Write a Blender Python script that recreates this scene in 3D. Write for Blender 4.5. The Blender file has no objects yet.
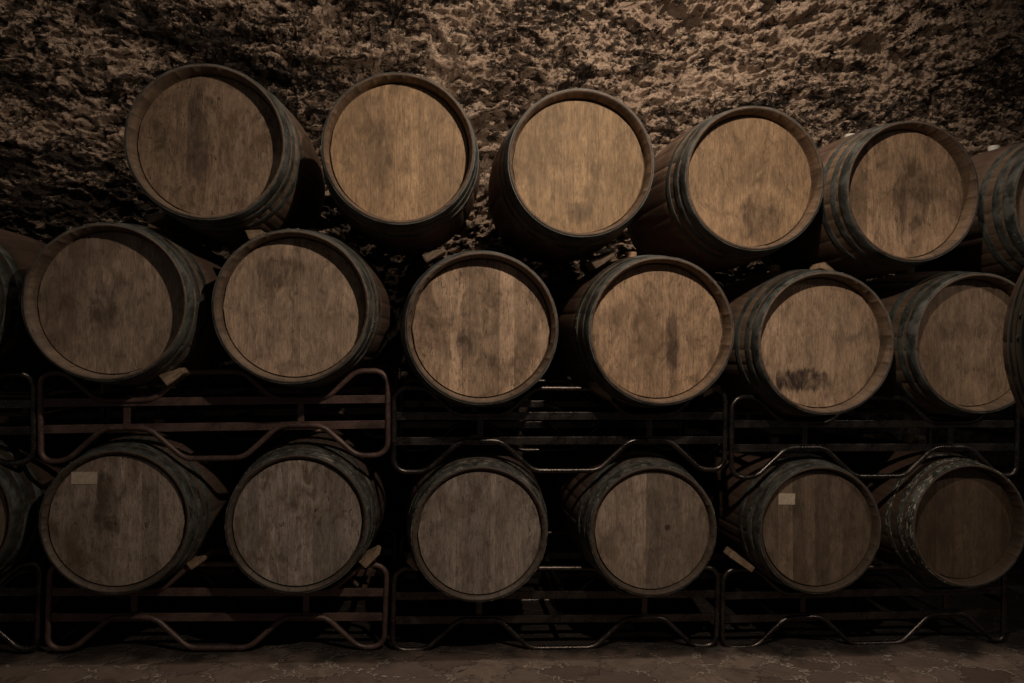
import bpy, bmesh, math, random
import numpy as np
from mathutils import Vector, Matrix

C = bpy.context.scene.collection
PI = math.pi
R = math.radians

# ------------------------------------------------------------------ camera
F_PX, CX, CY = 720.0, 512.0, 341.5          # focal length in pixels of the 1024x683 frame
YAW = math.atan(72.0 / F_PX)
CAM = Vector((0.0, -2.82, 1.28))
cam_d = bpy.data.cameras.new('camera')
cam_d.sensor_width = 36.0
cam_d.lens = F_PX / 1024.0 * 36.0
cam_d.clip_start = 0.05
cam = bpy.data.objects.new('camera', cam_d)
C.objects.link(cam)
cam.location = CAM
cam.rotation_euler = (PI / 2, 0, -YAW)
bpy.context.scene.camera = cam


def at(px, py, Y):
    """the point of the plane y = Y that stands at this place of the view"""
    fx, fz = (px - CX) / F_PX, (CY - py) / F_PX
    d = Vector((math.sin(YAW) + fx * math.cos(YAW), math.cos(YAW) - fx * math.sin(YAW), fz))
    t = (Y - CAM.y) / d.y
    return CAM + d * t


# ------------------------------------------------------------------ helpers
def link(name, me, parent=None, mat=None):
    o = bpy.data.objects.new(name, me)
    C.objects.link(o)
    if mat is not None:
        me.materials.append(mat)
    if parent is not None:
        o.parent = parent
    return o


def thing(name, label, cat, loc=(0, 0, 0), rot=(0, 0, 0), group=None):
    o = bpy.data.objects.new(name, None)
    C.objects.link(o)
    o.empty_display_size = 0.1
    o.location = loc
    o.rotation_euler = rot
    tag(o, label, cat, group)
    return o


def tag(o, label, cat, group=None):
    o['label'] = label
    o['category'] = cat
    if group:
        o['group'] = group


def mesh(name, verts, faces, smooth=True):
    me = bpy.data.meshes.new(name)
    me.from_pydata([tuple(v) for v in verts], [], faces)
    if smooth:
        me.polygons.foreach_set('use_smooth', [True] * len(me.polygons))
    me.update()
    return me


def bm_mesh(name, bm, smooth=False):
    bmesh.ops.recalc_face_normals(bm, faces=bm.faces[:])
    me = bpy.data.meshes.new(name)
    bm.to_mesh(me)
    bm.free()
    if smooth:
        me.polygons.foreach_set('use_smooth', [True] * len(me.polygons))
    return me


def face_attr(me, name, vals):
    a = me.attributes.new(name, 'FLOAT', 'FACE')
    a.data.foreach_set('value', np.asarray(vals, dtype=np.float32))


def add_box(bm, c, s, bevel=0.0, mat=None):
    r = bmesh.ops.create_cube(bm, size=1.0)
    vs = r['verts']
    M = Matrix.Translation(c) @ Matrix.Diagonal((s[0], s[1], s[2], 1))
    if mat is not None:
        M = Matrix.Translation(c) @ mat @ Matrix.Diagonal((s[0], s[1], s[2], 1))
    bmesh.ops.transform(bm, matrix=M, verts=vs)
    if bevel > 0:
        es = list({e for v in vs for e in v.link_edges})
        bmesh.ops.bevel(bm, geom=es, offset=bevel, segments=2, affect='EDGES', profile=0.6)


# ------------------------------------------------------------------ numpy noise
def perlin(x, y, seed):
    rs = np.random.RandomState(seed)
    n = 256
    ang = rs.rand(n, n) * 2 * np.pi
    gx, gy = np.cos(ang), np.sin(ang)
    xi, yi = np.floor(x).astype(int), np.floor(y).astype(int)
    xf, yf = x - xi, y - yi
    u = xf * xf * xf * (xf * (xf * 6 - 15) + 10)
    v = yf * yf * yf * (yf * (yf * 6 - 15) + 10)

    def g(ix, iy, dx, dy):
        a, b = ix % n, iy % n
        return gx[a, b] * dx + gy[a, b] * dy
    n00 = g(xi, yi, xf, yf)
    n10 = g(xi + 1, yi, xf - 1, yf)
    n01 = g(xi, yi + 1, xf, yf - 1)
    n11 = g(xi + 1, yi + 1, xf - 1, yf - 1)
    return ((n00 * (1 - u) + n10 * u) * (1 - v) + (n01 * (1 - u) + n11 * u) * v) * 1.5


def fbm(x, y, seed, octv=4, gain=0.5):
    s, a, f = 0, 1.0, 1.0
    for i in range(octv):
        s = s + a * perlin(x * f, y * f, seed + i * 7)
        a *= gain
        f *= 2.03
    return s


def cells(x, y, seed):
    """F1, F2, a random value of the nearest cell and the offset from its centre"""
    rs = np.random.RandomState(seed)
    n = 128
    jx, jy, val = rs.rand(n, n), rs.rand(n, n), rs.rand(n, n)
    xi, yi = np.floor(x).astype(int), np.floor(y).astype(int)
    f1 = np.full(x.shape, 9.0)
    f2 = np.full(x.shape, 9.0)
    cv = np.zeros(x.shape)
    ox, oy = np.zeros(x.shape), np.zeros(x.shape)
    for dx in (-1, 0, 1):
        for dy in (-1, 0, 1):
            a, b = (xi + dx) % n, (yi + dy) % n
            px, py = x - (xi + dx + jx[a, b]), y - (yi + dy + jy[a, b])
            d = np.hypot(px, py)
            near = d < f1
            f2 = np.where(near, f1, np.minimum(f2, d))
            cv = np.where(near, val[a, b], cv)
            ox, oy = np.where(near, px, ox), np.where(near, py, oy)
            f1 = np.where(near, d, f1)
    return f1, f2, cv, ox, oy


def sstep(a, b, x):
    t = np.clip((x - a) / (b - a), 0, 1)
    return t * t * (3 - 2 * t)


# ------------------------------------------------------------------ materials
class NT:
    def __init__(self, name, rough=0.7, spec=0.3):
        self.m = bpy.data.materials.new(name)
        self.m.use_nodes = True
        self.t = self.m.node_tree
        self.b = self.t.nodes['Principled BSDF']
        self.b.inputs['Roughness'].default_value = rough
        self.b.inputs['Specular IOR Level'].default_value = spec

    def n(self, kind, **kw):
        nd = self.t.nodes.new(kind)
        for k, v in kw.items():
            setattr(nd, k, v)
        return nd

    def l(self, a, b):
        self.t.links.new(a, b)

    def val(self, x, sock):
        if isinstance(x, (int, float)):
            sock.default_value = x
        elif isinstance(x, tuple):
            sock.default_value = x if len(x) == len(sock.default_value) else x + (1,)
        else:
            self.l(x, sock)

    def math(self, op, a, b=0.0, c=None, clamp=False):
        nd = self.n('ShaderNodeMath', operation=op, use_clamp=clamp)
        self.val(a, nd.inputs[0])
        self.val(b, nd.inputs[1])
        if c is not None:
            self.val(c, nd.inputs[2])
        return nd.outputs[0]

    def vmath(self, op, a, b):
        nd = self.n('ShaderNodeVectorMath', operation=op)
        self.val(a, nd.inputs[0])
        self.val(b, nd.inputs[1])
        return nd.outputs[0]

    def coords(self):
        return self.n('ShaderNodeTexCoord').outputs['Object']

    def mapping(self, v, scale, loc=(0, 0, 0)):
        nd = self.n('ShaderNodeMapping')
        self.l(v, nd.inputs['Vector'])
        nd.inputs['Scale'].default_value = scale
        nd.inputs['Location'].default_value = loc
        return nd.outputs[0]

    def noise(self, v, scale, detail=4, rough=0.55, dist=0.0):
        nd = self.n('ShaderNodeTexNoise')
        self.l(v, nd.inputs['Vector'])
        nd.inputs['Scale'].default_value = scale
        nd.inputs['Detail'].default_value = detail
        nd.inputs['Roughness'].default_value = rough
        nd.inputs['Distortion'].default_value = dist
        return nd.outputs['Fac']

    def rng(self, x, a, b, c=0.0, d=1.0, smooth=True):
        nd = self.n('ShaderNodeMapRange', interpolation_type='SMOOTHSTEP' if smooth else 'LINEAR')
        self.val(x, nd.inputs[0])
        for i, v in enumerate((a, b, c, d)):
            self.val(v, nd.inputs[i + 1])
        return nd.outputs[0]

    def mix(self, f, a, b, mode='MIX'):
        nd = self.n('ShaderNodeMix', data_type='RGBA', blend_type=mode)
        self.val(f, nd.inputs[0])
        self.val(a, nd.inputs[6])
        self.val(b, nd.inputs[7])
        return nd.outputs[2]

    def attr(self, name, kind='OBJECT'):
        nd = self.n('ShaderNodeAttribute', attribute_type=kind, attribute_name=name)
        return nd.outputs['Fac']

    def rand(self):
        return self.n('ShaderNodeObjectInfo').outputs['Random']

    def comb(self, x, y, z):
        nd = self.n('ShaderNodeCombineXYZ')
        for s, v in zip(nd.inputs, (x, y, z)):
            self.val(v, s)
        return nd.outputs[0]

    def sep(self, v):
        nd = self.n('ShaderNodeSeparateXYZ')
        self.l(v, nd.inputs[0])
        return nd.outputs

    def color(self, c):
        self.val(c, self.b.inputs['Base Color'])

    def bump(self, h, strength=0.4, dist=0.01):
        nd = self.n('ShaderNodeBump')
        nd.inputs['Strength'].default_value = strength
        nd.inputs['Distance'].default_value = dist
        self.l(h, nd.inputs['Height'])
        self.l(nd.outputs[0], self.b.inputs['Normal'])


def mat_head():
    """oak head boards: vertical grain, tone per board, blotches, streaks, one stain patch"""
    m = NT('oak_head_boards', 0.62, 0.22)
    co = m.coords()
    off = m.math('MULTIPLY', m.attr('seed'), 1.37)
    pl = m.attr('board', 'GEOMETRY')
    shift = m.comb(off, 0.0, m.math('MULTIPLY', off, 0.7))
    p = m.vmath('ADD', co, shift)
    gp = m.vmath('ADD', p, m.comb(0.0, 0.0, m.math('MULTIPLY', pl, 9.0)))
    grain = m.noise(m.mapping(gp, (80, 80, 8)), 1.0, 5, 0.62, 0.5)
    fine = m.noise(m.mapping(gp, (300, 300, 34)), 1.0, 3, 0.6)
    warp = m.noise(m.mapping(gp, (11, 11, 4.0)), 1.0, 4, 0.6, 1.2)
    blot = m.noise(m.mapping(p, (6.5, 6.5, 4.0)), 1.0, 6, 0.66, 0.6)
    blot2 = m.noise(m.mapping(p, (19, 19, 10)), 1.0, 6, 0.72, 0.8)
    spec = m.noise(m.mapping(p, (85, 85, 28)), 1.0, 4, 0.7, 1.2)
    base = m.mix(m.attr('grey'), (0.385, 0.236, 0.136), (0.268, 0.208, 0.170))
    base = m.mix(m.attr('gold'), base, (0.42, 0.275, 0.128))
    tone = m.math('ADD', m.math('MULTIPLY', pl, 0.62), 0.70)
    tone = m.math('MULTIPLY', tone, m.rng(grain, 0.34, 0.66, 0.86, 1.09))
    tone = m.math('MULTIPLY', tone, m.rng(fine, 0.30, 0.70, 0.76, 1.18))
    tone = m.math('MULTIPLY', tone, m.rng(warp, 0.35, 0.68, 0.84, 1.10))
    tone = m.math('MULTIPLY', tone, m.rng(blot2, 0.38, 0.64, 1.12, 0.80))
    tone = m.math('MULTIPLY', tone, m.attr('tone'))
    col = m.mix(1.0, base, m.comb(tone, tone, tone), 'MULTIPLY')
    dirt = m.attr('dirt')
    b1 = m.math('MULTIPLY', m.rng(blot, 0.46, 0.70), m.math('MULTIPLY', dirt, 1.0), clamp=True)
    col = m.mix(b1, col, (0.105, 0.062, 0.036))
    b2 = m.math('MULTIPLY', m.rng(blot2, 0.54, 0.68), m.math('MULTIPLY', dirt, 0.75), clamp=True)
    col = m.mix(b2, col, (0.065, 0.041, 0.026))
    b3 = m.math('MULTIPLY', m.rng(spec, 0.575, 0.64), m.math('MULTIPLY', dirt, 0.95), clamp=True)
    b3 = m.math('MULTIPLY', b3, m.rng(warp, 0.42, 0.58))
    col = m.mix(b3, col, (0.028, 0.020, 0.015))
    nick = m.noise(m.mapping(p, (150, 150, 60), (0.3, 0, 0.7)), 1.0, 3, 0.7, 0.8)
    lite = m.math('MULTIPLY', m.rng(nick, 0.60, 0.70), m.rng(warp, 0.55, 0.42, 0.1, 0.75))
    col = m.mix(lite, col, m.mix(1.0, col, (1.55, 1.5, 1.45), 'MULTIPLY'))
    col = m.mix(m.math('MULTIPLY', m.rng(nick, 0.40, 0.30), m.math('MULTIPLY', dirt, 0.9), clamp=True), col, (0.040, 0.028, 0.020))
    # one stain of its own per barrel: runs down the boards
    x, y, z = m.sep(co)
    streak = m.noise(m.mapping(p, (46, 46, 6)), 1.0, 4, 0.6)
    dx = m.math('DIVIDE', m.math('SUBTRACT', x, m.attr('stain_x')), m.attr('stain_w'))
    dz = m.math('DIVIDE', m.math('SUBTRACT', z, m.attr('stain_z')), m.attr('stain_h'))
    rr = m.math('ADD', m.math('MULTIPLY', dx, dx), m.math('MULTIPLY', dz, dz))
    rr = m.math('ADD', rr, m.math('MULTIPLY', m.math('SUBTRACT', streak, 0.5), 2.6))
    st = m.math('MULTIPLY', m.rng(rr, 1.05, 0.35), m.attr('stain'), clamp=True)
    st = m.math('MULTIPLY', st, m.rng(blot2, 0.35, 0.6, 0.45, 1.0))
    col = m.mix(st, col, (0.042, 0.027, 0.020))
    m.color(col)
    h = m.math('ADD', m.math('MULTIPLY', grain, 0.6), m.math('MULTIPLY', fine, 0.35))
    h = m.math('SUBTRACT', h, m.math('MULTIPLY', b3, 0.8))
    m.bump(h, 0.35, 0.002)
    return m.m


def mat_stave():
    m = NT('oak_staves', 0.65, 0.25)
    co = m.coords()
    off = m.math('MULTIPLY', m.attr('seed'), 1.37)
    sv = m.attr('stave', 'GEOMETRY')
    p = m.vmath('ADD', co, m.comb(off, 0.0, off))
    gp = m.vmath('ADD', p, m.comb(0.0, m.math('MULTIPLY', sv, 5.0), 0.0))
    grain = m.noise(m.mapping(gp, (80, 4, 80)), 1.0, 4, 0.65, 0.3)
    blot = m.noise(m.mapping(p, (9, 5, 9)), 1.0, 5, 0.65, 0.5)
    spec = m.noise(m.mapping(p, (60, 60, 60)), 1.0, 4, 0.7)
    base = m.mix(m.attr('grey'), (0.215, 0.132, 0.080), (0.150, 0.115, 0.088))
    tone = m.math('ADD', m.math('MULTIPLY', sv, 0.45), 0.75)
    tone = m.math('MULTIPLY', tone, m.rng(grain, 0.3, 0.72, 0.7, 1.15))
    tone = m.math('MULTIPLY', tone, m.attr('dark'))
    col = m.mix(1.0, base, m.comb(tone, tone, tone), 'MULTIPLY')
    # weathered end grain, wine-stained belly between the hoops
    x, y, z = m.sep(co)
    end = m.rng(m.math('ABSOLUTE', m.math('SUBTRACT', y, 0.47)), 0.455, 0.466)
    col = m.mix(m.math('MULTIPLY', end, m.rng(blot, 0.3, 0.65, 0.35, 0.75)), col, (0.062, 0.044, 0.034))
    belly = m.rng(m.math('ABSOLUTE', m.math('SUBTRACT', y, 0.47)), 0.30, 0.22)
    belly = m.math('MULTIPLY', belly, m.rng(blot, 0.3, 0.6, 0.5, 1.0))
    col = m.mix(m.math('MULTIPLY', belly, 0.75), col, (0.070, 0.036, 0.027))
    col = m.mix(m.math('MULTIPLY', m.rng(blot, 0.50, 0.70), 0.65), col, (0.060, 0.040, 0.027))
    col = m.mix(m.math('MULTIPLY', m.rng(spec, 0.60, 0.69), 0.8), col, (0.03, 0.021, 0.016))
    m.color(col)
    m.bump(m.math('ADD', grain, m.math('MULTIPLY', spec, 0.8)), 0.4, 0.003)
    return m.m


def mat_hoop():
    m = NT('weathered_steel_hoop', 0.5, 0.4)
    co = m.coords()
    off = m.math('MULTIPLY', m.attr('seed'), 1.37)
    p = m.vmath('ADD', co, m.comb(off, off, 0.0))
    n1 = m.noise(m.mapping(p, (14, 14, 14)), 1.0, 5, 0.65, 0.4)
    n2 = m.noise(m.mapping(p, (70, 70, 70)), 1.0, 4, 0.7)
    col = m.mix(m.rng(n1, 0.35, 0.65), (0.030, 0.031, 0.028), (0.105, 0.107, 0.096))
    col = m.mix(m.math('MULTIPLY', m.rng(n2, 0.54, 0.68), m.attr('rust'), clamp=True), col, (0.060, 0.034, 0.020))
    n3 = m.noise(m.mapping(p, (38, 90, 38)), 1.0, 4, 0.65, 0.5)
    dep = m.math('MULTIPLY', m.rng(n3, 0.545, 0.62), m.attr('deposit'), clamp=True)
    col = m.mix(dep, col, (0.36, 0.31, 0.25))
    m.color(col)
    rust = m.math('MAXIMUM', m.rng(n2, 0.5, 0.68), dep)
    m.val(m.math('MULTIPLY', m.math('SUBTRACT', 1.0, rust), 0.35), m.b.inputs['Metallic'])
    m.val(m.rng(n1, 0.3, 0.7, 0.42, 0.68), m.b.inputs['Roughness'])
    m.bump(m.math('ADD', n2, m.math('MULTIPLY', dep, 1.5)), 0.3, 0.002)
    return m.m


def mat_rack(name, c1, c2, metal, rough):
    m = NT(name, rough, 0.5)
    co = m.coords()
    n1 = m.noise(m.mapping(co, (9, 9, 9)), 1.0, 5, 0.65, 0.5)
    n2 = m.noise(m.mapping(co, (110, 110, 110)), 1.0, 3, 0.7)
    f = m.math('ADD', m.math('MULTIPLY', n1, 0.6), m.math('MULTIPLY', n2, 0.4))
    m.color(m.mix(m.rng(f, 0.38, 0.62), c1, c2))
    m.b.inputs['Metallic'].default_value = metal
    m.val(m.rng(f, 0.35, 0.65, rough - 0.1, rough + 0.15), m.b.inputs['Roughness'])
    m.bump(n2, 0.35, 0.002)
    return m.m


def mat_block(name, c1, c2):
    m = NT(name, 0.8, 0.2)
    co = m.coords()
    g = m.noise(m.mapping(m.vmath('ADD', co, m.comb(m.rand(), m.rand(), 0.0)), (20, 120, 120)), 1.0, 4, 0.65)
    b = m.noise(m.mapping(co, (40, 40, 40)), 1.0, 4, 0.6)
    f = m.math('ADD', m.math('MULTIPLY', g, 0.6), m.math('MULTIPLY', b, 0.4))
    m.color(m.mix(m.rng(f, 0.35, 0.65), c1, c2))
    m.bump(f, 0.5, 0.003)
    return m.m


def mat_plain(name, c1, c2, scale=30.0, rough=0.7, spec=0.3):
    m = NT(name, rough, spec)
    n = m.noise(m.mapping(m.coords(), (scale,) * 3), 1.0, 4, 0.6)
    m.color(m.mix(m.rng(n, 0.35, 0.65), c1, c2))
    return m.m


def mat_wall():
    m = NT('rough_stone_wall', 0.9, 0.12)
    co = m.coords()
    big = m.noise(m.mapping(co, (1.3, 1.3, 2.3), (3.1, 0, 0.4)), 1.0, 6, 0.66, 0.6)
    mid = m.noise(m.mapping(co, (5, 5, 9)), 1.0, 7, 0.68, 0.9)
    chip = m.noise(m.mapping(co, (12, 12, 21)), 1.0, 7, 0.72, 1.1)
    fine = m.noise(m.mapping(co, (60, 60, 95)), 1.0, 5, 0.72, 0.6)
    col = m.mix(m.rng(mid, 0.36, 0.62), (0.31, 0.208, 0.152), (0.60, 0.432, 0.325))
    col = m.mix(m.math('MULTIPLY', m.rng(fine, 0.40, 0.62), 0.55), col, (0.62, 0.46, 0.33))
    x, y, z = m.sep(co)
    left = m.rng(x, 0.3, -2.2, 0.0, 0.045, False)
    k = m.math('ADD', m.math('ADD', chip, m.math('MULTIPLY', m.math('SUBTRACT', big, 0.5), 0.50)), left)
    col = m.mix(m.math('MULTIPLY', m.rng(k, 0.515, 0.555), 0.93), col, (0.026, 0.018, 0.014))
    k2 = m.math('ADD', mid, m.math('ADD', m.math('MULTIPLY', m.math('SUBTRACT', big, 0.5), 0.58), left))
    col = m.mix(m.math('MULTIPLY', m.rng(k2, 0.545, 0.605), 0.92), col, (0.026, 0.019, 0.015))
    col = m.mix(m.math('MULTIPLY', m.rng(fine, 0.54, 0.62), 0.7), col, (0.07, 0.048, 0.034))
    low = m.rng(m.math('ADD', z, m.math('MULTIPLY', m.math('SUBTRACT', big, 0.5), 0.8)), 1.82, 1.52)     # shade low on the wall behind the barrels, put into the colour
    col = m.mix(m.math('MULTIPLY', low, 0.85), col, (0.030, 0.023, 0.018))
    gr = m.noise(m.mapping(co, (120, 120, 165)), 1.0, 3, 0.75, 0.5)
    col = m.mix(m.rng(gr, 0.45, 0.35), col, m.mix(1.0, col, (0.35, 0.33, 0.32), 'MULTIPLY'))
    col = m.mix(m.rng(gr, 0.53, 0.62), col, m.mix(1.0, col, (1.5, 1.5, 1.5), 'MULTIPLY'))
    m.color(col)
    h = m.math('ADD', m.math('MULTIPLY', chip, -1.4), m.math('MULTIPLY', fine, -0.6))
    m.bump(h, 1.0, 0.040)
    return m.m


def mat_floor():
    m = NT('flagstone_floor', 0.75, 0.3)
    co = m.coords()
    w = m.n('ShaderNodeTexNoise')
    m.l(m.mapping(co, (5, 5, 5)), w.inputs['Vector'])
    w.inputs['Detail'].default_value = 4
    wp = m.vmath('ADD', co, m.vmath('MULTIPLY', m.vmath('SUBTRACT', w.outputs['Color'], (0.5, 0.5, 0.5)), (0.16, 0.16, 0.0)))
    ed = m.n('ShaderNodeTexVoronoi', feature='DISTANCE_TO_EDGE')
    ce = m.n('ShaderNodeTexVoronoi', feature='F1')
    for v in (ed, ce):
        m.l(m.mapping(wp, (4.6, 7.0, 1)), v.inputs['Vector'])
        v.inputs['Scale'].default_value = 1.0
        v.voronoi_dimensions = '2D'
    e = ed.outputs['Distance']
    n1 = m.noise(m.mapping(co, (12, 12, 12)), 1.0, 5, 0.65, 0.5)
    n2 = m.noise(m.mapping(co, (60, 60, 60)), 1.0, 4, 0.7)
    n3 = m.noise(m.mapping(co, (3.5, 3.5, 3.5)), 1.0, 3, 0.6)
    cr = m.sep(ce.outputs['Color'])[0]
    col = m.mix(cr, (0.085, 0.058, 0.046), (0.175, 0.125, 0.098))
    col = m.mix(m.math('MULTIPLY', m.rng(n1, 0.42, 0.66), 0.6), col, (0.075, 0.048, 0.036))
    lw = m.rng(n3, 0.35, 0.65, 0.015, 0.060)
    line = m.rng(m.math('DIVIDE', e, lw), 1.0, 0.35)
    pale = m.math('MULTIPLY', line, m.rng(n3, 0.42, 0.58), clamp=True)
    dark = m.math('MULTIPLY', line, m.rng(n3, 0.50, 0.40), clamp=True)
    col = m.mix(dark, col, (0.045, 0.032, 0.025))
    col = m.mix(m.math('MULTIPLY', pale, m.rng(n2, 0.35, 0.65, 0.10, 0.85)), col, (0.40, 0.33, 0.265))
    x, y, z = m.sep(co)                       # shade under the racks painted into the floor colour, with a noisy edge
    rack_shade = m.rng(m.math('ADD', y, m.math('MULTIPLY', m.math('SUBTRACT', n3, 0.5), 0.6)), 0.14, 0.30)
    col = m.mix(m.math('MULTIPLY', rack_shade, 0.88), col, (0.012, 0.010, 0.009))
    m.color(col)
    m.val(m.math('SUBTRACT', m.rng(n1, 0.3, 0.7, 0.5, 0.85), m.math('MULTIPLY', rack_shade, 0.12)), m.b.inputs['Roughness'])
    h = m.math('ADD', m.math('MULTIPLY', n1, 0.7), m.math('MULTIPLY', n2, 0.35))
    h = m.math('ADD', h, m.rng(e, 0.0, 0.09, -0.7, 0.0))
    m.bump(h, 0.7, 0.018)
    return m.m


M_HEAD, M_STAVE, M_HOOP = mat_head(), mat_stave(), mat_hoop()
M_RUST = mat_rack('rusty_brown_rack_steel', (0.045, 0.025, 0.020), (0.110, 0.062, 0.048), 0.2, 0.45)
M_DARK = mat_rack('dark_bare_rack_steel', (0.040, 0.034, 0.031), (0.110, 0.088, 0.076), 0.9, 0.30)
M_BLOCK = mat_block('weathered_pine_block', (0.12, 0.078, 0.05), (0.31, 0.215, 0.14))
M_BLOCK_D = mat_block('dark_oak_block', (0.075, 0.050, 0.035), (0.20, 0.14, 0.098))
M_BUNG_W = mat_plain('white_bung', (0.55, 0.53, 0.47), (0.68, 0.65, 0.58), 40)
M_BUNG_T = mat_plain('tan_bung', (0.32, 0.20, 0.12), (0.42, 0.27, 0.17), 40)
M_PAPER = mat_plain('tan_paper_label', (0.38, 0.30, 0.22), (0.48, 0.385, 0.285), 60, 0.85, 0.1)
M_TIMBER = mat_block('dark_timber', (0.045, 0.032, 0.024), (0.10, 0.07, 0.05))

# ------------------------------------------------------------------ barrels
L, RB, RE = 0.94, 0.337, 0.2935


def r_out(y):
    t = (y - L / 2) / (L / 2)
    return RB - (RB - RE) * abs(t) ** 1.9





def stave_body(rng, hy=0.064):
    n = 26
    w = [rng.uniform(0.7, 1.3) for _ in range(n)]
    tot = sum(w)
    angs, ids, groove = [], [], []
    a = rng.uniform(0, 2 * PI)
    for i, wi in enumerate(w):
        da = wi / tot * 2 * PI
        for f in (0.0, 0.035, 0.35, 0.65, 0.965):
            angs.append(a + da * f)
            groove.append(f == 0.0)
            ids.append(i)
        a += da
    tone = [rng.random() for _ in range(n)]
    endo = [rng.uniform(0.0, 0.0016) for _ in range(n)]
    if hy > 0.04:                              # deep chime: thin lip, steep inner wall
        hr = 0.2695
        prof = [(hr - 0.012, hy + 0.018), (hr + 0.001, hy + 0.013), (hr + 0.0055, hy + 0.011), (hr + 0.0060, hy - 0.005),
                (0.2755, 0.030), (0.2795, 0.0095), (0.2830, 0.0022), (0.2845, 0.0), (0.2895, 0.0), (0.2925, 0.0030)]
    else:                                      # head set almost flush behind a broad bevel
        hr = 0.2660
        prof = [(hr - 0.012, hy + 0.018), (hr + 0.001, hy + 0.013), (hr + 0.0072, hy + 0.010), (hr + 0.0078, hy - 0.006),
                (0.2755, hy - 0.010), (0.2800, 0.0045), (0.2830, 0.0010), (0.2845, 0.0), (0.2895, 0.0), (0.2925, 0.0030)]
    k = len(prof)
    ys = [0.012, 0.03, 0.05, 0.07, 0.10, 0.14, 0.18, 0.23, 0.29, 0.35, 0.41, 0.47]
    out = [(r_out(y), y) for y in ys]
    back = [(r, L - y) for r, y in out[-2::-1]]
    prof = prof + out + back + [(r, L - y) for r, y in prof[k - 1::-1]]
    verts, faces, att = [], [], []
    for j, (r, y) in enumerate(prof):
        for t, g, i in zip(angs, groove, ids):
            rr = r - (0.0016 if g and 4 <= j < len(prof) - 4 else 0)
            yy = y + (endo[i] if y < 0.02 else 0.0)
            verts.append((rr * math.cos(t), yy, rr * math.sin(t)))
    na = len(angs)
    for j in range(len(prof) - 1):
        for q in range(na):
            q2 = (q + 1) % na
            faces.append((j * na + q, j * na + q2, (j + 1) * na + q2, (j + 1) * na + q))
            att.append(tone[ids[q]])
    me = mesh('barrel_staves', verts, faces)
    bm = bmesh.new()
    bm.from_mesh(me)
    bmesh.ops.recalc_face_normals(bm, faces=bm.faces[:])
    bm.to_mesh(me)
    bm.free()
    face_attr(me, 'stave', att)
    for e in me.edges:
        pass
    return me


def head_disc(rng, back=False, tones=None, cuts=None, tilt=0.0, hy=0.064):
    R = (0.2695 if hy > 0.04 else 0.2660) + 0.0004
    if cuts is None:
        xs, x = [], -R
        while x < R - 0.05:
            xs.append(x)
            x += rng.uniform(0.045, 0.098)
        xs.append(R)
        xs[0] = -R
    else:
        xs = [-R] + cuts + [R]
    verts, faces, att = [], [], []
    y0 = hy if not back else L - hy
    sgn = 1 if not back else -1
    for i in range(len(xs) - 1):
        a, b = xs[i] + 0.0001, xs[i + 1] - 0.0001
        a, b = max(a, -R * 0.9995), min(b, R * 0.9995)
        ns = 8
        top = [(a + (b - a) * t / ns) for t in range(ns + 1)]
        ring = [(x, math.sqrt(max(R * R - x * x, 0))) for x in top] + [(x, -math.sqrt(max(R * R - x * x, 0))) for x in reversed(top)]
        v = rng.random() if tones is None else tones[i]
        dy = rng.uniform(0, 0.0006)
        s = len(verts)
        cxx = sum(p[0] for p in ring) / len(ring)
        inner = [(cxx + (x - cxx) * (1 - 0.0003 / max(b - a, 0.01) * 2), z) for x, z in ring]
        for x, z in inner:
            verts.append((x, y0 + sgn * dy, z))
        for x, z in ring:
            verts.append((x, y0 + sgn * (dy + 0.0005), z))
        for x, z in ring:
            verts.append((x, y0 + sgn * 0.022, z))
        n = len(ring)
        faces.append(tuple(s + q for q in range(n)))
        att.append(v)
        for lv in (0, 1):
            for q in range(n):
                q2 = (q + 1) % n
                faces.append((s + lv * n + q, s + lv * n + q2, s + (lv + 1) * n + q2, s + (lv + 1) * n + q))
                att.append(v)
        faces.append(tuple(s + 2 * n + q for q in reversed(range(n))))
        att.append(v)
    if tilt:
        ct, st = math.cos(tilt), math.sin(tilt)
        verts = [(x * ct - z * st, y, x * st + z * ct) for x, y, z in verts]
    me = mesh('barrel_head', verts, faces, smooth=False)
    bm = bmesh.new()
    bm.from_mesh(me)
    bmesh.ops.recalc_face_normals(bm, faces=bm.faces[:])
    bm.to_mesh(me)
    bm.free()
    face_attr(me, 'board', att)
    return me


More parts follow.
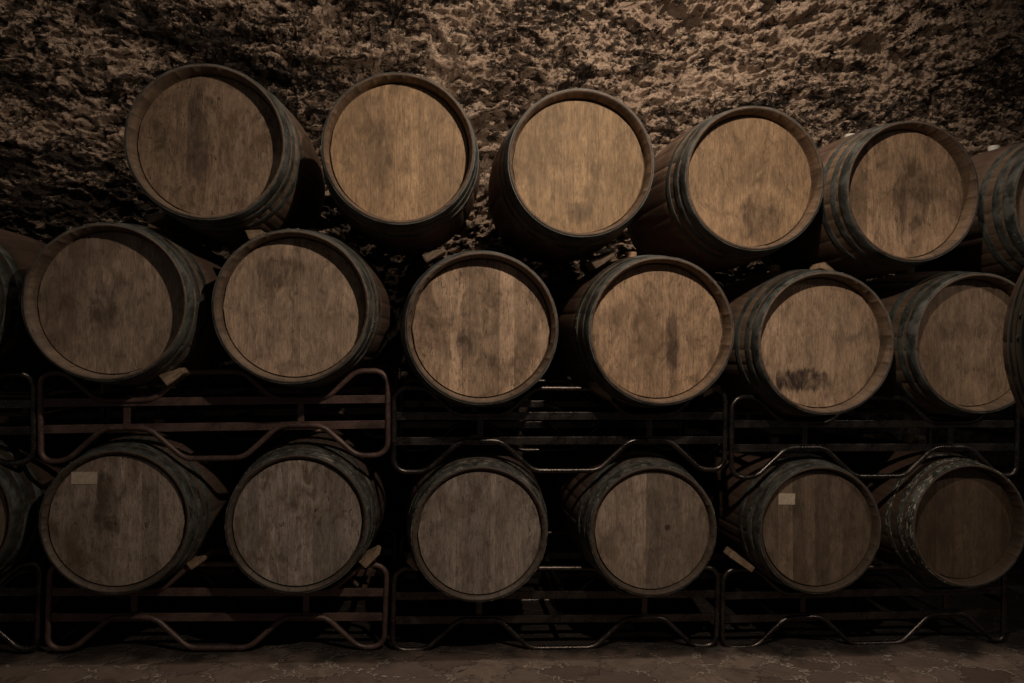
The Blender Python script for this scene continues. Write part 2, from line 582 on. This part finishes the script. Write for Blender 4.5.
def hoop_mesh(y0, y1, ang):
    n = 120
    th = 0.0022
    ys = [y0, y0, y0 + 0.0008, (2 * y0 + y1) / 3, (y0 + 2 * y1) / 3, y1 - 0.0008, y1, y1]
    up = [-0.002, th - 0.0006, th, th, th, th, th - 0.0006, -0.002]
    verts, faces = [], []
    for y, u in zip(ys, up):
        for q in range(n):
            t = 2 * PI * q / n
            d = 0.0012 if 0 <= ((t - ang) % (2 * PI)) < 0.32 else 0.0     # lapped ends
            r = r_out(y) + u + (d if u > 0 else 0)
            verts.append((r * math.cos(t), y, r * math.sin(t)))
    k = len(ys)
    for j in range(k):
        j2 = (j + 1) % k
        for q in range(n):
            q2 = (q + 1) % n
            faces.append((j * n + q, j * n + q2, j2 * n + q2, j2 * n + q))
    # rivets on the lap
    for s in (0.11, 0.23):
        t = ang + s
        yc = (y0 + y1) / 2
        r = r_out(yc) + th + 0.001
        er, et = Vector((math.cos(t), 0, math.sin(t))), Vector((-math.sin(t), 0, math.cos(t)))
        c = er * r + Vector((0, yc, 0))
        s0 = len(verts)
        m = 8
        for rad, hh in ((0.0065, 0.0), (0.005, 0.0025)):
            for q in range(m):
                a = 2 * PI * q / m
                verts.append(c + et * rad * math.cos(a) + Vector((0, rad * math.sin(a), 0)) + er * hh)
        verts.append(c + er * 0.0035)
        for q in range(m):
            q2 = (q + 1) % m
            faces.append((s0 + q, s0 + q2, s0 + m + q2, s0 + m + q))
            faces.append((s0 + m + q, s0 + m + q2, s0 + 2 * m))
    me = mesh('hoop', verts, faces)
    bm = bmesh.new()
    bm.from_mesh(me)
    bmesh.ops.recalc_face_normals(bm, faces=bm.faces[:])
    bm.to_mesh(me)
    bm.free()
    me.set_sharp_from_angle(angle=math.radians(40))
    return me


HOOPS = [(0.0042, 0.050), (0.066, 0.101), (0.140, 0.176)]


def make_barrel(label, px, py, Y=0.0, s=1.0, seed=1, tone=1.0, grey=0.3, gold=0.0, dirt=0.5, rust=0.5, deposit=0.0,
                stain=(0.0, 0.0, 0.1, 0.1, 0.0), tones=None, cuts=None, bung='tan', pos=None, group=None, yaw=0.0, hy=0.064, body=0.78):
    rng = random.Random(seed)
    c = at(px, py, Y) if pos is None else Vector(pos)
    t = thing('wine_barrel', label, 'barrel', (c.x, c.y, c.z - RB * s), (0, 0, yaw), group)
    t.scale = (s, s, s)

    def part(name, me, mat, **lab):
        o = link(name, me, t, mat)
        o.location = (0, 0, RB)
        o['seed'] = float(seed)
        o['tone'] = float(tone)
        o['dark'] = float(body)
        o['grey'] = float(grey)
        o['gold'] = float(gold)
        o['dirt'] = float(dirt)
        o['rust'] = float(rust)
        o['deposit'] = float(deposit)
        for k, v in zip(('stain_x', 'stain_z', 'stain_w', 'stain_h', 'stain'), stain):
            o[k] = float(v)
        return o
    part('stave_body', stave_body(rng, hy), M_STAVE)
    part('head', head_disc(rng, False, tones, cuts, rng.uniform(-0.02, 0.02), hy), M_HEAD)
    part('head', head_disc(rng, True, hy=hy), M_HEAD)
    for y0, y1 in HOOPS:
        j0, j1 = y0 + rng.uniform(-0.001, 0.004), y1 + rng.uniform(-0.002, 0.004)
        if y0 < 0.01:
            j0 = y0
        part('hoop', hoop_mesh(j0, j1, rng.uniform(0, 6.28)), M_HOOP)
        part('hoop', hoop_mesh(L - j1, L - j0, rng.uniform(0, 6.28)), M_HOOP)
    bm = bmesh.new()
    bmesh.ops.create_cone(bm, cap_ends=True, segments=24, radius1=0.021, radius2=0.027, depth=0.044)
    bmesh.ops.translate(bm, verts=bm.verts[:], vec=(0, L / 2, RB + 0.010))
    es = [e for e in bm.edges if all(v.co.z > RB for v in e.verts)]
    bmesh.ops.bevel(bm, geom=es, offset=0.003, segments=2, affect='EDGES')
    part('bung', bm_mesh('bung', bm), M_BUNG_W if bung == 'white' else M_BUNG_T)
    return t


def paper_label(barrel, x, z, w, h, rot, hy):
    bm = bmesh.new()
    add_box(bm, (0, 0, 0), (w, 0.0016, h), 0.0004)
    o = link('paper_label', bm_mesh('paper_label', bm), barrel, M_PAPER)
    o.location = (x, hy - 0.0009, RB + z)
    o.rotation_euler = (0, rot, 0)
    o['label'] = 'small tan paper label on the barrel head'
    return o


TOP, MID, BOT = 'barrels of the top row', 'barrels of the middle row', 'barrels of the bottom row'
T = [
    make_barrel('leftmost barrel of the top row, dull brown head cloudy with dark smudges', 205.5, 141.5, seed=3, tone=0.66, grey=0.35, dirt=0.95,
                stain=(-0.05, 0.02, 0.06, 0.20, 0.75), cuts=[-0.20, -0.13, -0.05, 0.03, 0.12, 0.20], tones=[.45, .4, .35, .5, .6, .5, .5], group=TOP),
    make_barrel('second barrel from left in top row, warm tan head with brown wavy grain', 399, 148, seed=7, tone=0.78, grey=0.05, gold=0.2, dirt=0.40,
                stain=(-0.08, -0.01, 0.06, 0.17, 0.45), cuts=[-0.19, -0.115, -0.02, 0.075, 0.15, 0.21], tones=[.4, .45, .5, .75, .45, .5, .6], group=TOP),
    make_barrel('third barrel from left in top row, brightest of all with golden yellow head', 582, 162.5, seed=12, tone=0.72, grey=0.05, gold=0.35, dirt=0.34,
                stain=(0.0, -0.19, 0.07, 0.05, 0.55), cuts=[-0.18, -0.10, -0.02, 0.08, 0.16], tones=[.5, .5, .5, .6, .55, .5], group=TOP),
    make_barrel('fourth barrel from left in top row, tan head with dark streaks low down', 756, 178, seed=21, tone=0.8, grey=0.08, gold=0.15, dirt=0.55,
                stain=(0.05, -0.15, 0.10, 0.11, 0.6), cuts=[-0.17, -0.09, 0.0, 0.06, 0.13, 0.19], tones=[.6, .5, .45, .55, .5, .45, .55], group=TOP),
    make_barrel('fifth barrel from left in top row, pale head smudged dark in the middle', 914, 191, seed=33, tone=0.95, grey=0.2, dirt=0.65,
                stain=(0.03, -0.02, 0.09, 0.18, 0.65), cuts=[-0.165, -0.14, -0.01, 0.085, 0.17], tones=[.1, .95, .6, .55, .5, .4], bung='white', group=TOP),
    make_barrel('top row barrel cut off by the right edge, white bung on its side', 1078, 203, body=0.7, seed=38, tone=0.68, grey=0.4, dirt=0.6, bung='white', group=TOP),
]
Mi = [
    make_barrel('middle row barrel cut off by the left edge, only its dark side showing', -96, 300, body=0.15, seed=41, tone=0.75, grey=0.5, dirt=0.7, group=MID),  # low body tone paints in the shade this barrel lies in
    make_barrel('leftmost whole barrel of middle row, grey brown head with smudges near the centre', 105, 302, seed=44, tone=0.86, grey=0.62, dirt=0.55,
                stain=(-0.03, -0.03, 0.06, 0.10, 0.6), cuts=[-0.185, -0.13, -0.055, -0.02, 0.04, 0.085, 0.15], tones=[.4, .35, .5, .45, .5, .7, .5, .45], group=MID),
    make_barrel('second whole barrel from left in middle row, pale brown head smudged at upper left', 291.5, 306.7, seed=52, tone=0.98, grey=0.50, dirt=0.5,
                stain=(-0.06, 0.14, 0.10, 0.07, 0.55), cuts=[-0.18, -0.10, -0.01, 0.02, 0.10, 0.18], tones=[.6, .5, .55, .2, .5, .45, .55], group=MID),
    make_barrel('third whole barrel from left in middle row, head boards in strongly different browns', 482.6, 328, s=1.02, seed=61, tone=1.05, grey=0.35, dirt=0.75,
                stain=(-0.06, -0.06, 0.045, 0.09, 0.7), cuts=[-0.16, -0.125, -0.075, -0.05, 0.07, 0.13, 0.19], tones=[.45, .5, .95, .5, .15, 1.0, .35, .55], group=MID),
    make_barrel('fourth whole barrel from left in middle row, tan head streaked right of centre', 662.5, 330.8, s=1.015, seed=70, tone=1.0, grey=0.15, dirt=0.6,
                stain=(0.06, -0.05, 0.035, 0.16, 0.7), cuts=[-0.20, -0.08, 0.02, 0.05, 0.08, 0.15], tones=[.6, .6, .35, .6, .35, .45, .55], group=MID),
    make_barrel('fifth whole barrel from left in middle row, jagged dark stain low on head', 827.3, 343, seed=77, tone=0.95, grey=0.35, dirt=0.45,
                stain=(-0.08, -0.155, 0.15, 0.055, 1.0), cuts=[-0.17, -0.06, 0.02, 0.07, 0.16], tones=[.85, .65, .5, .6, .35, .4], group=MID),
    make_barrel('rightmost middle row barrel, brown head partly hidden by the dark foreground barrel', 981.5, 343, body=0.65, seed=85, tone=0.6, grey=0.35, dirt=0.55,
                stain=(-0.06, 0.05, 0.16, 0.05, 0.5), cuts=[-0.15, -0.04, -0.01, 0.08, 0.16], tones=[.4, .4, .6, .75, .5, .4], group=MID),
]
Bo = [
    make_barrel('bottom row barrel cut off by the left edge, only a dark sliver showing', -67, 520, Y=0.12, hy=0.020, s=0.955, body=0.18, seed=90, tone=0.7, grey=0.6, dirt=0.7, group=BOT),  # stave tone lowered to stand in for shade at the left edge
    make_barrel('leftmost whole barrel of bottom row, rough grey head with a tan label', 115, 522, Y=0.12, hy=0.020, s=0.955, body=0.55, seed=95, tone=0.86, grey=0.85, dirt=0.8, deposit=0.15,
                stain=(-0.05, 0.0, 0.06, 0.22, 0.6), group=BOT),
    make_barrel('second whole barrel from left in bottom row, weathered ash grey head', 297, 524, Y=0.12, hy=0.018, s=0.945, body=0.42, seed=102, tone=1.0, grey=1.0, dirt=0.85, deposit=0.45,
                stain=(0.0, 0.0, 0.05, 0.2, 0.35), group=BOT),
    make_barrel('third whole barrel from left in bottom row, grey brown worn head', 480, 534, Y=0.12, hy=0.018, s=0.945, body=0.55, seed=109, tone=0.92, grey=0.95, dirt=0.7, deposit=0.5,
                cuts=[-0.15, -0.10, -0.05, 0.045, 0.07, 0.17], tones=[.4, .6, .45, .3, .8, .35, .45], group=BOT),
    make_barrel('fourth whole barrel from left in bottom row, head half light half dark', 654, 531.5, Y=0.12, hy=0.022, s=0.925, body=0.55, seed=118, tone=0.82, grey=0.75, dirt=0.5, deposit=0.5,
                stain=(0.07, 0.01, 0.018, 0.016, 0.9), cuts=[-0.19, -0.10, -0.03, 0.03, 0.12, 0.19], tones=[.75, .75, .9, .08, .2, .3, .3], group=BOT),
    make_barrel('fifth whole barrel from left in bottom row, dark striped head with small label', 821, 530, Y=0.12, hy=0.030, s=0.93, body=0.36, seed=127, tone=0.44, grey=0.5, dirt=0.5, deposit=0.2,
                cuts=[-0.19, -0.12, -0.06, -0.01, 0.06, 0.12, 0.19], tones=[.3, .9, .15, .6, .1, .45, .1, .3], group=BOT),
    make_barrel('rightmost bottom row barrel, very dark head and front hoop crusted white', 971, 526, Y=0.12, hy=0.062, s=0.915, body=0.34, seed=134, tone=0.24, grey=0.3, dirt=0.6, deposit=1.0,
                stain=(-0.1, 0.0, 0.06, 0.2, 0.5), group=BOT),
]
paper_label(Bo[1], -0.128, 0.178, 0.100, 0.050, 0.02, 0.020)
paper_label(Bo[5], -0.150, 0.140, 0.080, 0.052, 0.03, 0.030)

# dark barrel standing nearer at the right edge, on a timber stand; its axis points towards the room's middle
fore_c = at(1298, 344, CAM.y + 0.84)
FORE_YAW = -R(42.0)
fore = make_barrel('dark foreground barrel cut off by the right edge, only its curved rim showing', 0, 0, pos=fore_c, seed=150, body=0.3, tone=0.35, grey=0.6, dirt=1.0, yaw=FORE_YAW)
fmid = fore_c + Vector((-math.sin(FORE_YAW), math.cos(FORE_YAW), 0)) * (L / 2)
st = thing('barrel_stand', 'dark timber stand carrying the dark foreground barrel', 'stand', (fmid.x, fmid.y, 0), (0, 0, FORE_YAW))

# ------------------------------------------------------------------ racks
def fillet(pts, rad, closed=True, seg=7):
    out = []
    n = len(pts)
    for i in range(n):
        p0, p1, p2 = Vector(pts[i - 1]), Vector(pts[i]), Vector(pts[(i + 1) % n])
        a, b = (p0 - p1), (p2 - p1)
        la, lb = a.length, b.length
        a.normalize()
        b.normalize()
        ang = a.angle(b)
        d = min(rad[i] / math.tan(ang / 2), la * 0.49, lb * 0.49)
        r = d * math.tan(ang / 2)
        s, e = p1 + a * d, p1 + b * d
        bis = (a + b).normalized()
        c = p1 + bis * (r / math.sin(ang / 2))
        v0, v1 = s - c, e - c
        for k in range(seg + 1):
            t = k / seg
            om = v0.angle(v1) if v0.length > 1e-9 else 0
            if om < 1e-6:
                out.append(s)
                break
            v = v0 * (math.sin((1 - t) * om) / math.sin(om)) + v1 * (math.sin(t * om) / math.sin(om))
            out.append(c + v)
    return out


def loop_tube(path, r, y, n=10):
    """closed tube along a path of (u, w) points in the plane y"""
    verts, faces = [], []
    m = len(path)
    for i in range(m):
        t = (path[(i + 1) % m] - path[i - 1]).normalized()
        nr = Vector((t.y, -t.x))
        for k in range(n):
            a = 2 * PI * k / n
            q = path[i] + nr * (r * math.cos(a))
            verts.append((q.x, y + r * math.sin(a), q.y))
    for i in range(m):
        i2 = (i + 1) % m
        for k in range(n):
            k2 = (k + 1) % n
            faces.append((i * n + k, i * n + k2, i2 * n + k2, i2 * n + k))
    me = mesh('frame', verts, faces)
    bm = bmesh.new()
    bm.from_mesh(me)
    bmesh.ops.recalc_face_normals(bm, faces=bm.faces[:])
    bm.to_mesh(me)
    bm.free()
    return me


TUBE = 0.0115
RACK_H, RACK_D = 0.37, 0.58


def make_rack(label, xl, xr, Y, yl, yr, centres, mat, group, base_z=None, dip=0.248, arch=0.139):
    """yl, yr: height in the view of the upper rail at its left and right ends"""
    a, b = at(xl, yl, Y), at(xr, yr, Y)
    cx = (a.x + b.x) / 2
    cz = (a.z + b.z) / 2 - 0.242
    if base_z is not None:
        cz = base_z
    tilt = math.atan2(b.z - a.z, b.x - a.x)
    t = thing('barrel_rack', label, 'rack', (cx, Y, cz), (0, -tilt, 0), group)
    hw = (b.x - a.x) / 2
    H = RACK_H - TUBE
    B = TUBE
    us = [c - cx for c in centres]
    pts, rad = [], []

    def add(u, w, r):
        pts.append((u, w))
        rad.append(r)
    add(-hw, B, 0.055)
    add(-hw, H, 0.055)
    for u in us:
        add(u - 0.225, H, 0.09)
        add(u - 0.105, dip, 0.10)
        add(u + 0.105, dip, 0.10)
        add(u + 0.225, H, 0.09)
    add(hw, H, 0.055)
    add(hw, B, 0.055)
    for u in reversed(us):
        add(u + 0.225, B, 0.09)
        add(u + 0.085, arch, 0.10)
        add(u - 0.085, arch, 0.10)
        add(u - 0.225, B, 0.09)
    path = fillet(pts, rad)
    for yy, nm in ((0.0, 'front_frame'), (RACK_D, 'rear_frame')):
        link(nm, loop_tube(path, TUBE, yy), t, mat)
        for w in (0.242, 0.138):
            bm = bmesh.new()
            add_box(bm, (0, yy + 0.004, w), (2 * hw - 0.018, 0.010, 0.033), 0.0015)
            link('rail', bm_mesh('rail', bm), t, mat)
        for u in us:
            bm = bmesh.new()
            add_box(bm, (u, yy + 0.012, 0.19), (0.026, 0.008, 0.125), 0.0012)
            link('upright', bm_mesh('upright', bm), t, mat)
    mid = (us[0] + us[1]) / 2 if len(us) == 2 else 0
    for u, w in ((-hw, 0.19), (hw, 0.19), (mid, 0.242), (mid, 0.138), (-hw * 0.86, 0.242), (hw * 0.86, 0.242)):
        bm = bmesh.new()
        add_box(bm, (u, RACK_D / 2, w), (0.022, RACK_D, 0.022), 0.002)
        link('cross_bar', bm_mesh('cross_bar', bm), t, mat)
    return t


def xof(o):
    return o.location.x


def floor_z(x):
    return -0.030 * (x + 0.88)


UP, LOW = 'steel racks under the middle row', 'steel racks under the bottom row'
YU, YL = 0.18, 0.27
make_rack('rusty brown tube rack under the two leftmost whole middle row barrels', 41, 388, YU, 403, 399, [xof(Mi[1]), xof(Mi[2])], M_RUST, UP)
make_rack('dark shiny tube rack under third and fourth whole middle row barrels', 393.5, 724.5, YU, 416, 416, [xof(Mi[3]), xof(Mi[4])], M_DARK, UP)
make_rack('dark tube rack under the two rightmost middle row barrels', 731, 1016, YU, 424, 424, [xof(Mi[5]), xof(Mi[6])], M_DARK, UP)
x0 = xof(Mi[0])
make_rack('dark tube rack under the middle row, cut off by the left edge', -347, 34, YU, 407, 404, [x0 - 0.70, x0], M_DARK, UP)
r_b = [
    make_rack('rusty brown rack on the floor under two leftmost whole bottom row barrels', 47, 384, YL, 592, 592.5, [xof(Bo[1]), xof(Bo[2])], M_RUST, LOW),
    make_rack('dark rack on the floor under third and fourth whole bottom row barrels', 392, 716, YL, 596, 594, [xof(Bo[3]), xof(Bo[4])], M_DARK, LOW),
    make_rack('dark rack on the floor under the two rightmost bottom row barrels', 722, 1003, YL, 596, 590, [xof(Bo[5]), xof(Bo[6])], M_DARK, LOW),
    make_rack('dark tube rack on the floor cut off by the left edge', -345, 37, YL, 592, 592, [xof(Bo[0]) - 0.70, xof(Bo[0])], M_DARK, LOW),
]

# ------------------------------------------------------------------ wedges
def wedge(label, px, py, Y, size, rot, mat, cat='wedge', group='wooden wedges between the barrels', taper=0.45, yaw=0.0):
    c = at(px, py, Y)
    w, d, h = size
    bm = bmesh.new()
    vs = []
    for y in (0, d):
        vs.append([bm.verts.new(p) for p in ((-w / 2, y, -h / 2), (w / 2, y, -h / 2), (w / 2, y, -h / 2 + h * taper), (-w / 2, y, h / 2))])
    bm.faces.new(vs[0])
    bm.faces.new(vs[1])
    for k in range(4):
        bm.faces.new((vs[0][k], vs[0][(k + 1) % 4], vs[1][(k + 1) % 4], vs[1][k]))
    bmesh.ops.bevel(bm, geom=bm.edges[:], offset=0.003, segments=2, affect='EDGES')
    o = link('wooden_wedge', bm_mesh('wooden_wedge', bm), None, mat)
    o.location = c
    o.rotation_euler = (0, rot, yaw)
    tag(o, label, cat, group)
    return o


WT, WR = 'wooden wedges under the top row', 'wooden wedges on the racks'
wedge('dark wooden wedge under the left side of the leftmost top row barrel', 155, 216, 0.10, (0.07, 0.12, 0.034), R(-28), M_BLOCK_D, group=WT)
wedge('small brown wooden wedge under the right side of the leftmost top row barrel', 254, 232, 0.10, (0.062, 0.12, 0.040), R(-22), M_BLOCK, group=WT)
wedge('wooden wedge under the right side of the second top row barrel from the left', 434, 253, 0.17, (0.095, 0.14, 0.036), R(-30), M_BLOCK_D, group=WT)
wedge('dark wooden wedge under the right side of the golden headed barrel', 603, 258, 0.16, (0.10, 0.13, 0.042), R(-35), M_BLOCK_D, group=WT)
wedge('small pale wooden wedge under the fifth top row barrel from the left', 829, 267, 0.20, (0.055, 0.12, 0.032), R(20), M_BLOCK, group=WT)
wedge('square wooden wedge on the rack at lower right of the leftmost whole middle row barrel', 171, 374, 0.12, (0.085, 0.10, 0.055), R(-38), M_BLOCK, group=WR)
wedge('wooden wedge on the rack at lower left of the fourth whole middle row barrel', 603, 391, 0.13, (0.10, 0.10, 0.036), R(32), M_BLOCK, group=WR)
wedge('wooden wedge on the rack at lower right of the fourth whole middle row barrel', 711, 389, 0.13, (0.085, 0.10, 0.036), R(-28), M_BLOCK_D, group=WR)
wedge('pale wooden wedge on the floor rack beside the barrel with the tan label', 197, 561, 0.24, (0.085, 0.10, 0.034), R(-35), M_BLOCK, group=WR)
wedge('split pale wooden wedge on the floor rack beside the ash grey barrel head', 369, 558, 0.22, (0.085, 0.10, 0.042), R(-45), M_BLOCK, group=WR)
wedge('small wooden wedge on the floor rack at lower left of the scratched grey head', 414, 564, 0.22, (0.06, 0.10, 0.034), R(45), M_BLOCK, group=WR)
wedge('long wooden wedge on the floor rack at lower left of the dark striped head', 743, 562, 0.22, (0.125, 0.08, 0.034), R(35), M_BLOCK, group=WR, taper=0.8)

# the stand of the foreground barrel
for yy in (-0.27, 0.27):
    bm = bmesh.new()
    zr = fore_c.z - r_out(0.47 + yy) - 0.012
    # saddle: a thick board hollowed to the barrel
    n = 12
    top = []
    rr = r_out(0.47 + yy) + 0.004
    for k in range(n + 1):
        u = -0.15 + 0.30 * k / n
        top.append((u, fore_c.z - math.sqrt(rr * rr - u * u)))
    low = zr - 0.10
    ring = top + [(0.15, low), (-0.15, low)]
    f = [bm.verts.new((u, yy - 0.03, z)) for u, z in ring]
    g = [bm.verts.new((u, yy + 0.03, z)) for u, z in ring]
    bm.faces.new(f)
    bm.faces.new(list(reversed(g)))
    for k in range(len(ring)):
        k2 = (k + 1) % len(ring)
        bm.faces.new((f[k], f[k2], g[k2], g[k]))
    link('saddle', bm_mesh('saddle', bm), st, M_TIMBER)
    for uu in (-0.11, 0.11):
        bm = bmesh.new()
        b0 = floor_z(fmid.x + uu) - 0.01
        add_box(bm, (uu, yy, (low + b0) / 2), (0.06, 0.06, low - b0), 0.003)
        link('leg', bm_mesh('leg', bm), st, M_TIMBER)
bm = bmesh.new()
add_box(bm, (0, 0, 0.35), (0.05, 0.60, 0.06), 0.003)
link('stretcher', bm_mesh('stretcher', bm), st, M_TIMBER)

# ------------------------------------------------------------------ wall and floor
def grid_mesh(name, P, nx, nz):
    me = bpy.data.meshes.new(name)
    me.vertices.add(nx * nz)
    me.vertices.foreach_set('co', P.reshape(-1).astype(np.float32))
    i = np.arange(nx * nz).reshape(nz, nx)
    q = np.stack([i[:-1, :-1], i[:-1, 1:], i[1:, 1:], i[1:, :-1]], -1).reshape(-1, 4)
    nf = len(q)
    me.loops.add(nf * 4)
    me.loops.foreach_set('vertex_index', q.reshape(-1).astype(np.int32))
    me.polygons.add(nf)
    me.polygons.foreach_set('loop_start', np.arange(0, nf * 4, 4, dtype=np.int32))
    me.polygons.foreach_set('loop_total', np.full(nf, 4, dtype=np.int32))
    me.update()
    me.validate()
    return me


WALL_Y = 1.20
xs = np.concatenate([np.arange(-6.5, -3.9, 0.03), np.arange(-3.9, 4.6, 0.0085), np.arange(4.6, 8.0, 0.03)])
zs = np.concatenate([np.arange(-0.35, 1.45, 0.03), np.arange(1.45, 3.60, 0.0075), np.arange(3.60, 5.60, 0.03)])
X, Z = np.meshgrid(xs, zs)
wx = X + 0.045 * fbm(X * 4.1, Z * 4.1, 11, 4)
wz = Z + 0.035 * fbm(X * 4.1, Z * 4.1, 23, 4)


def facets(sx, sz, seed, lift, out, turn):
    """broken stone faces: each leans its own way and sticks out at its lower edge"""
    f1, f2, cv, ox, oz = cells(wx / sx + seed, wz / sz + seed, seed)
    lean = (cv * 7.31) % 1.0
    side = (cv * 3.77) % 1.0 - 0.5
    gap = 1 - sstep(0.0, 0.16, f2 - f1)
    return lift * (cv - 0.5) - out * oz * (0.3 + lean) + turn * side * ox - 0.35 * lift * gap


rough = sstep(-0.55, 0.5, -fbm(X * 0.7, Z * 1.0, 71, 3) - 0.10 * X - 0.10)     # deep and broken to the left, flatter to the right
rid = np.abs(fbm(wx * 8, wz * 15, 31, 5, 0.58))
pits = sstep(0.15, 0.60, fbm(wx * 6.5, wz * 12, 47, 5, 0.58))
hgt = (0.045 * fbm(X * 0.9, Z * 0.9, 61, 3)
       + (0.55 + 0.75 * rough) * (facets(0.24, 0.11, 5, 0.060, 0.045, 0.028) + facets(0.095, 0.045, 9, 0.034, 0.028, 0.014))
       + facets(0.042, 0.024, 13, 0.015, 0.014, 0.008)
       - 0.040 * rid - (0.35 + 0.75 * rough) * 0.055 * pits
       + 0.010 * fbm(wx * 26, wz * 40, 83, 4, 0.6))
Pw = np.stack([X, WALL_Y - hgt, Z], -1)
wm = grid_mesh('wall_back', Pw, len(xs), len(zs))
wm.flip_normals()
wall = link('wall_back', wm, None, mat_wall())
wall['kind'] = 'structure'
wm.polygons.foreach_set('use_smooth', [True] * len(wm.polygons))

fx = np.concatenate([np.arange(-6.5, -3.9, 0.06), np.arange(-3.9, 4.6, 0.02), np.arange(4.6, 8.0, 0.06)])
fy = np.concatenate([np.arange(-4.2, -0.6, 0.06), np.arange(-0.6, 1.35, 0.02)])
X, Yg = np.meshgrid(fx, fy)
hz = floor_z(X) - 0.004 + 0.006 * fbm(X * 2.0, Yg * 2.0, 91, 4) - 0.004
Pf = np.stack([X, Yg, hz], -1)
fm = grid_mesh('floor', Pf, len(fx), len(fy))
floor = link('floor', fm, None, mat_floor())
floor['kind'] = 'structure'
fm.polygons.foreach_set('use_smooth', [True] * len(fm.polygons))

# ------------------------------------------------------------------ light
def spot(name, loc, aim, watts, angle, blend, radius, col):
    d = bpy.data.lights.new(name, 'SPOT')
    d.energy = watts
    d.spot_size = math.radians(angle)
    d.spot_blend = blend
    d.shadow_soft_size = radius
    d.color = col
    o = bpy.data.objects.new(name, d)
    C.objects.link(o)
    o.location = loc
    o.rotation_euler = (Vector(aim) - Vector(loc)).to_track_quat('-Z', 'Y').to_euler()
    return o


WARM = (1.0, 0.86, 0.70)
spot('hanging_lamp', (0.72, -1.60, 2.68), (0.50, 0.0, 1.55), 122, 150, 1.0, 0.03, WARM)
spot('hanging_lamp', (3.15, -1.45, 2.40), (2.28, 0.1, 0.75), 38, 62, 1.0, 0.03, WARM)
spot('wall_lamp', (1.25, -0.45, 4.35), (1.05, 1.2, 2.75), 285, 120, 1.0, 0.04, WARM)
spot('wall_lamp', (-1.60, -0.45, 4.35), (-1.70, 1.2, 2.75), 78, 120, 1.0, 0.04, WARM)

w = bpy.data.worlds.new('cellar')
bpy.context.scene.world = w
w.use_nodes = True
bg = w.node_tree.nodes['Background']
bg.inputs[0].default_value = (0.60, 0.56, 0.52, 1)
bg.inputs[1].default_value = 0.085

vs = bpy.context.scene.view_settings
vs.view_transform = 'Standard'
vs.look = 'None'
vs.exposure = 0.0
vs.gamma = 1.0
vs.use_curve_mapping = False
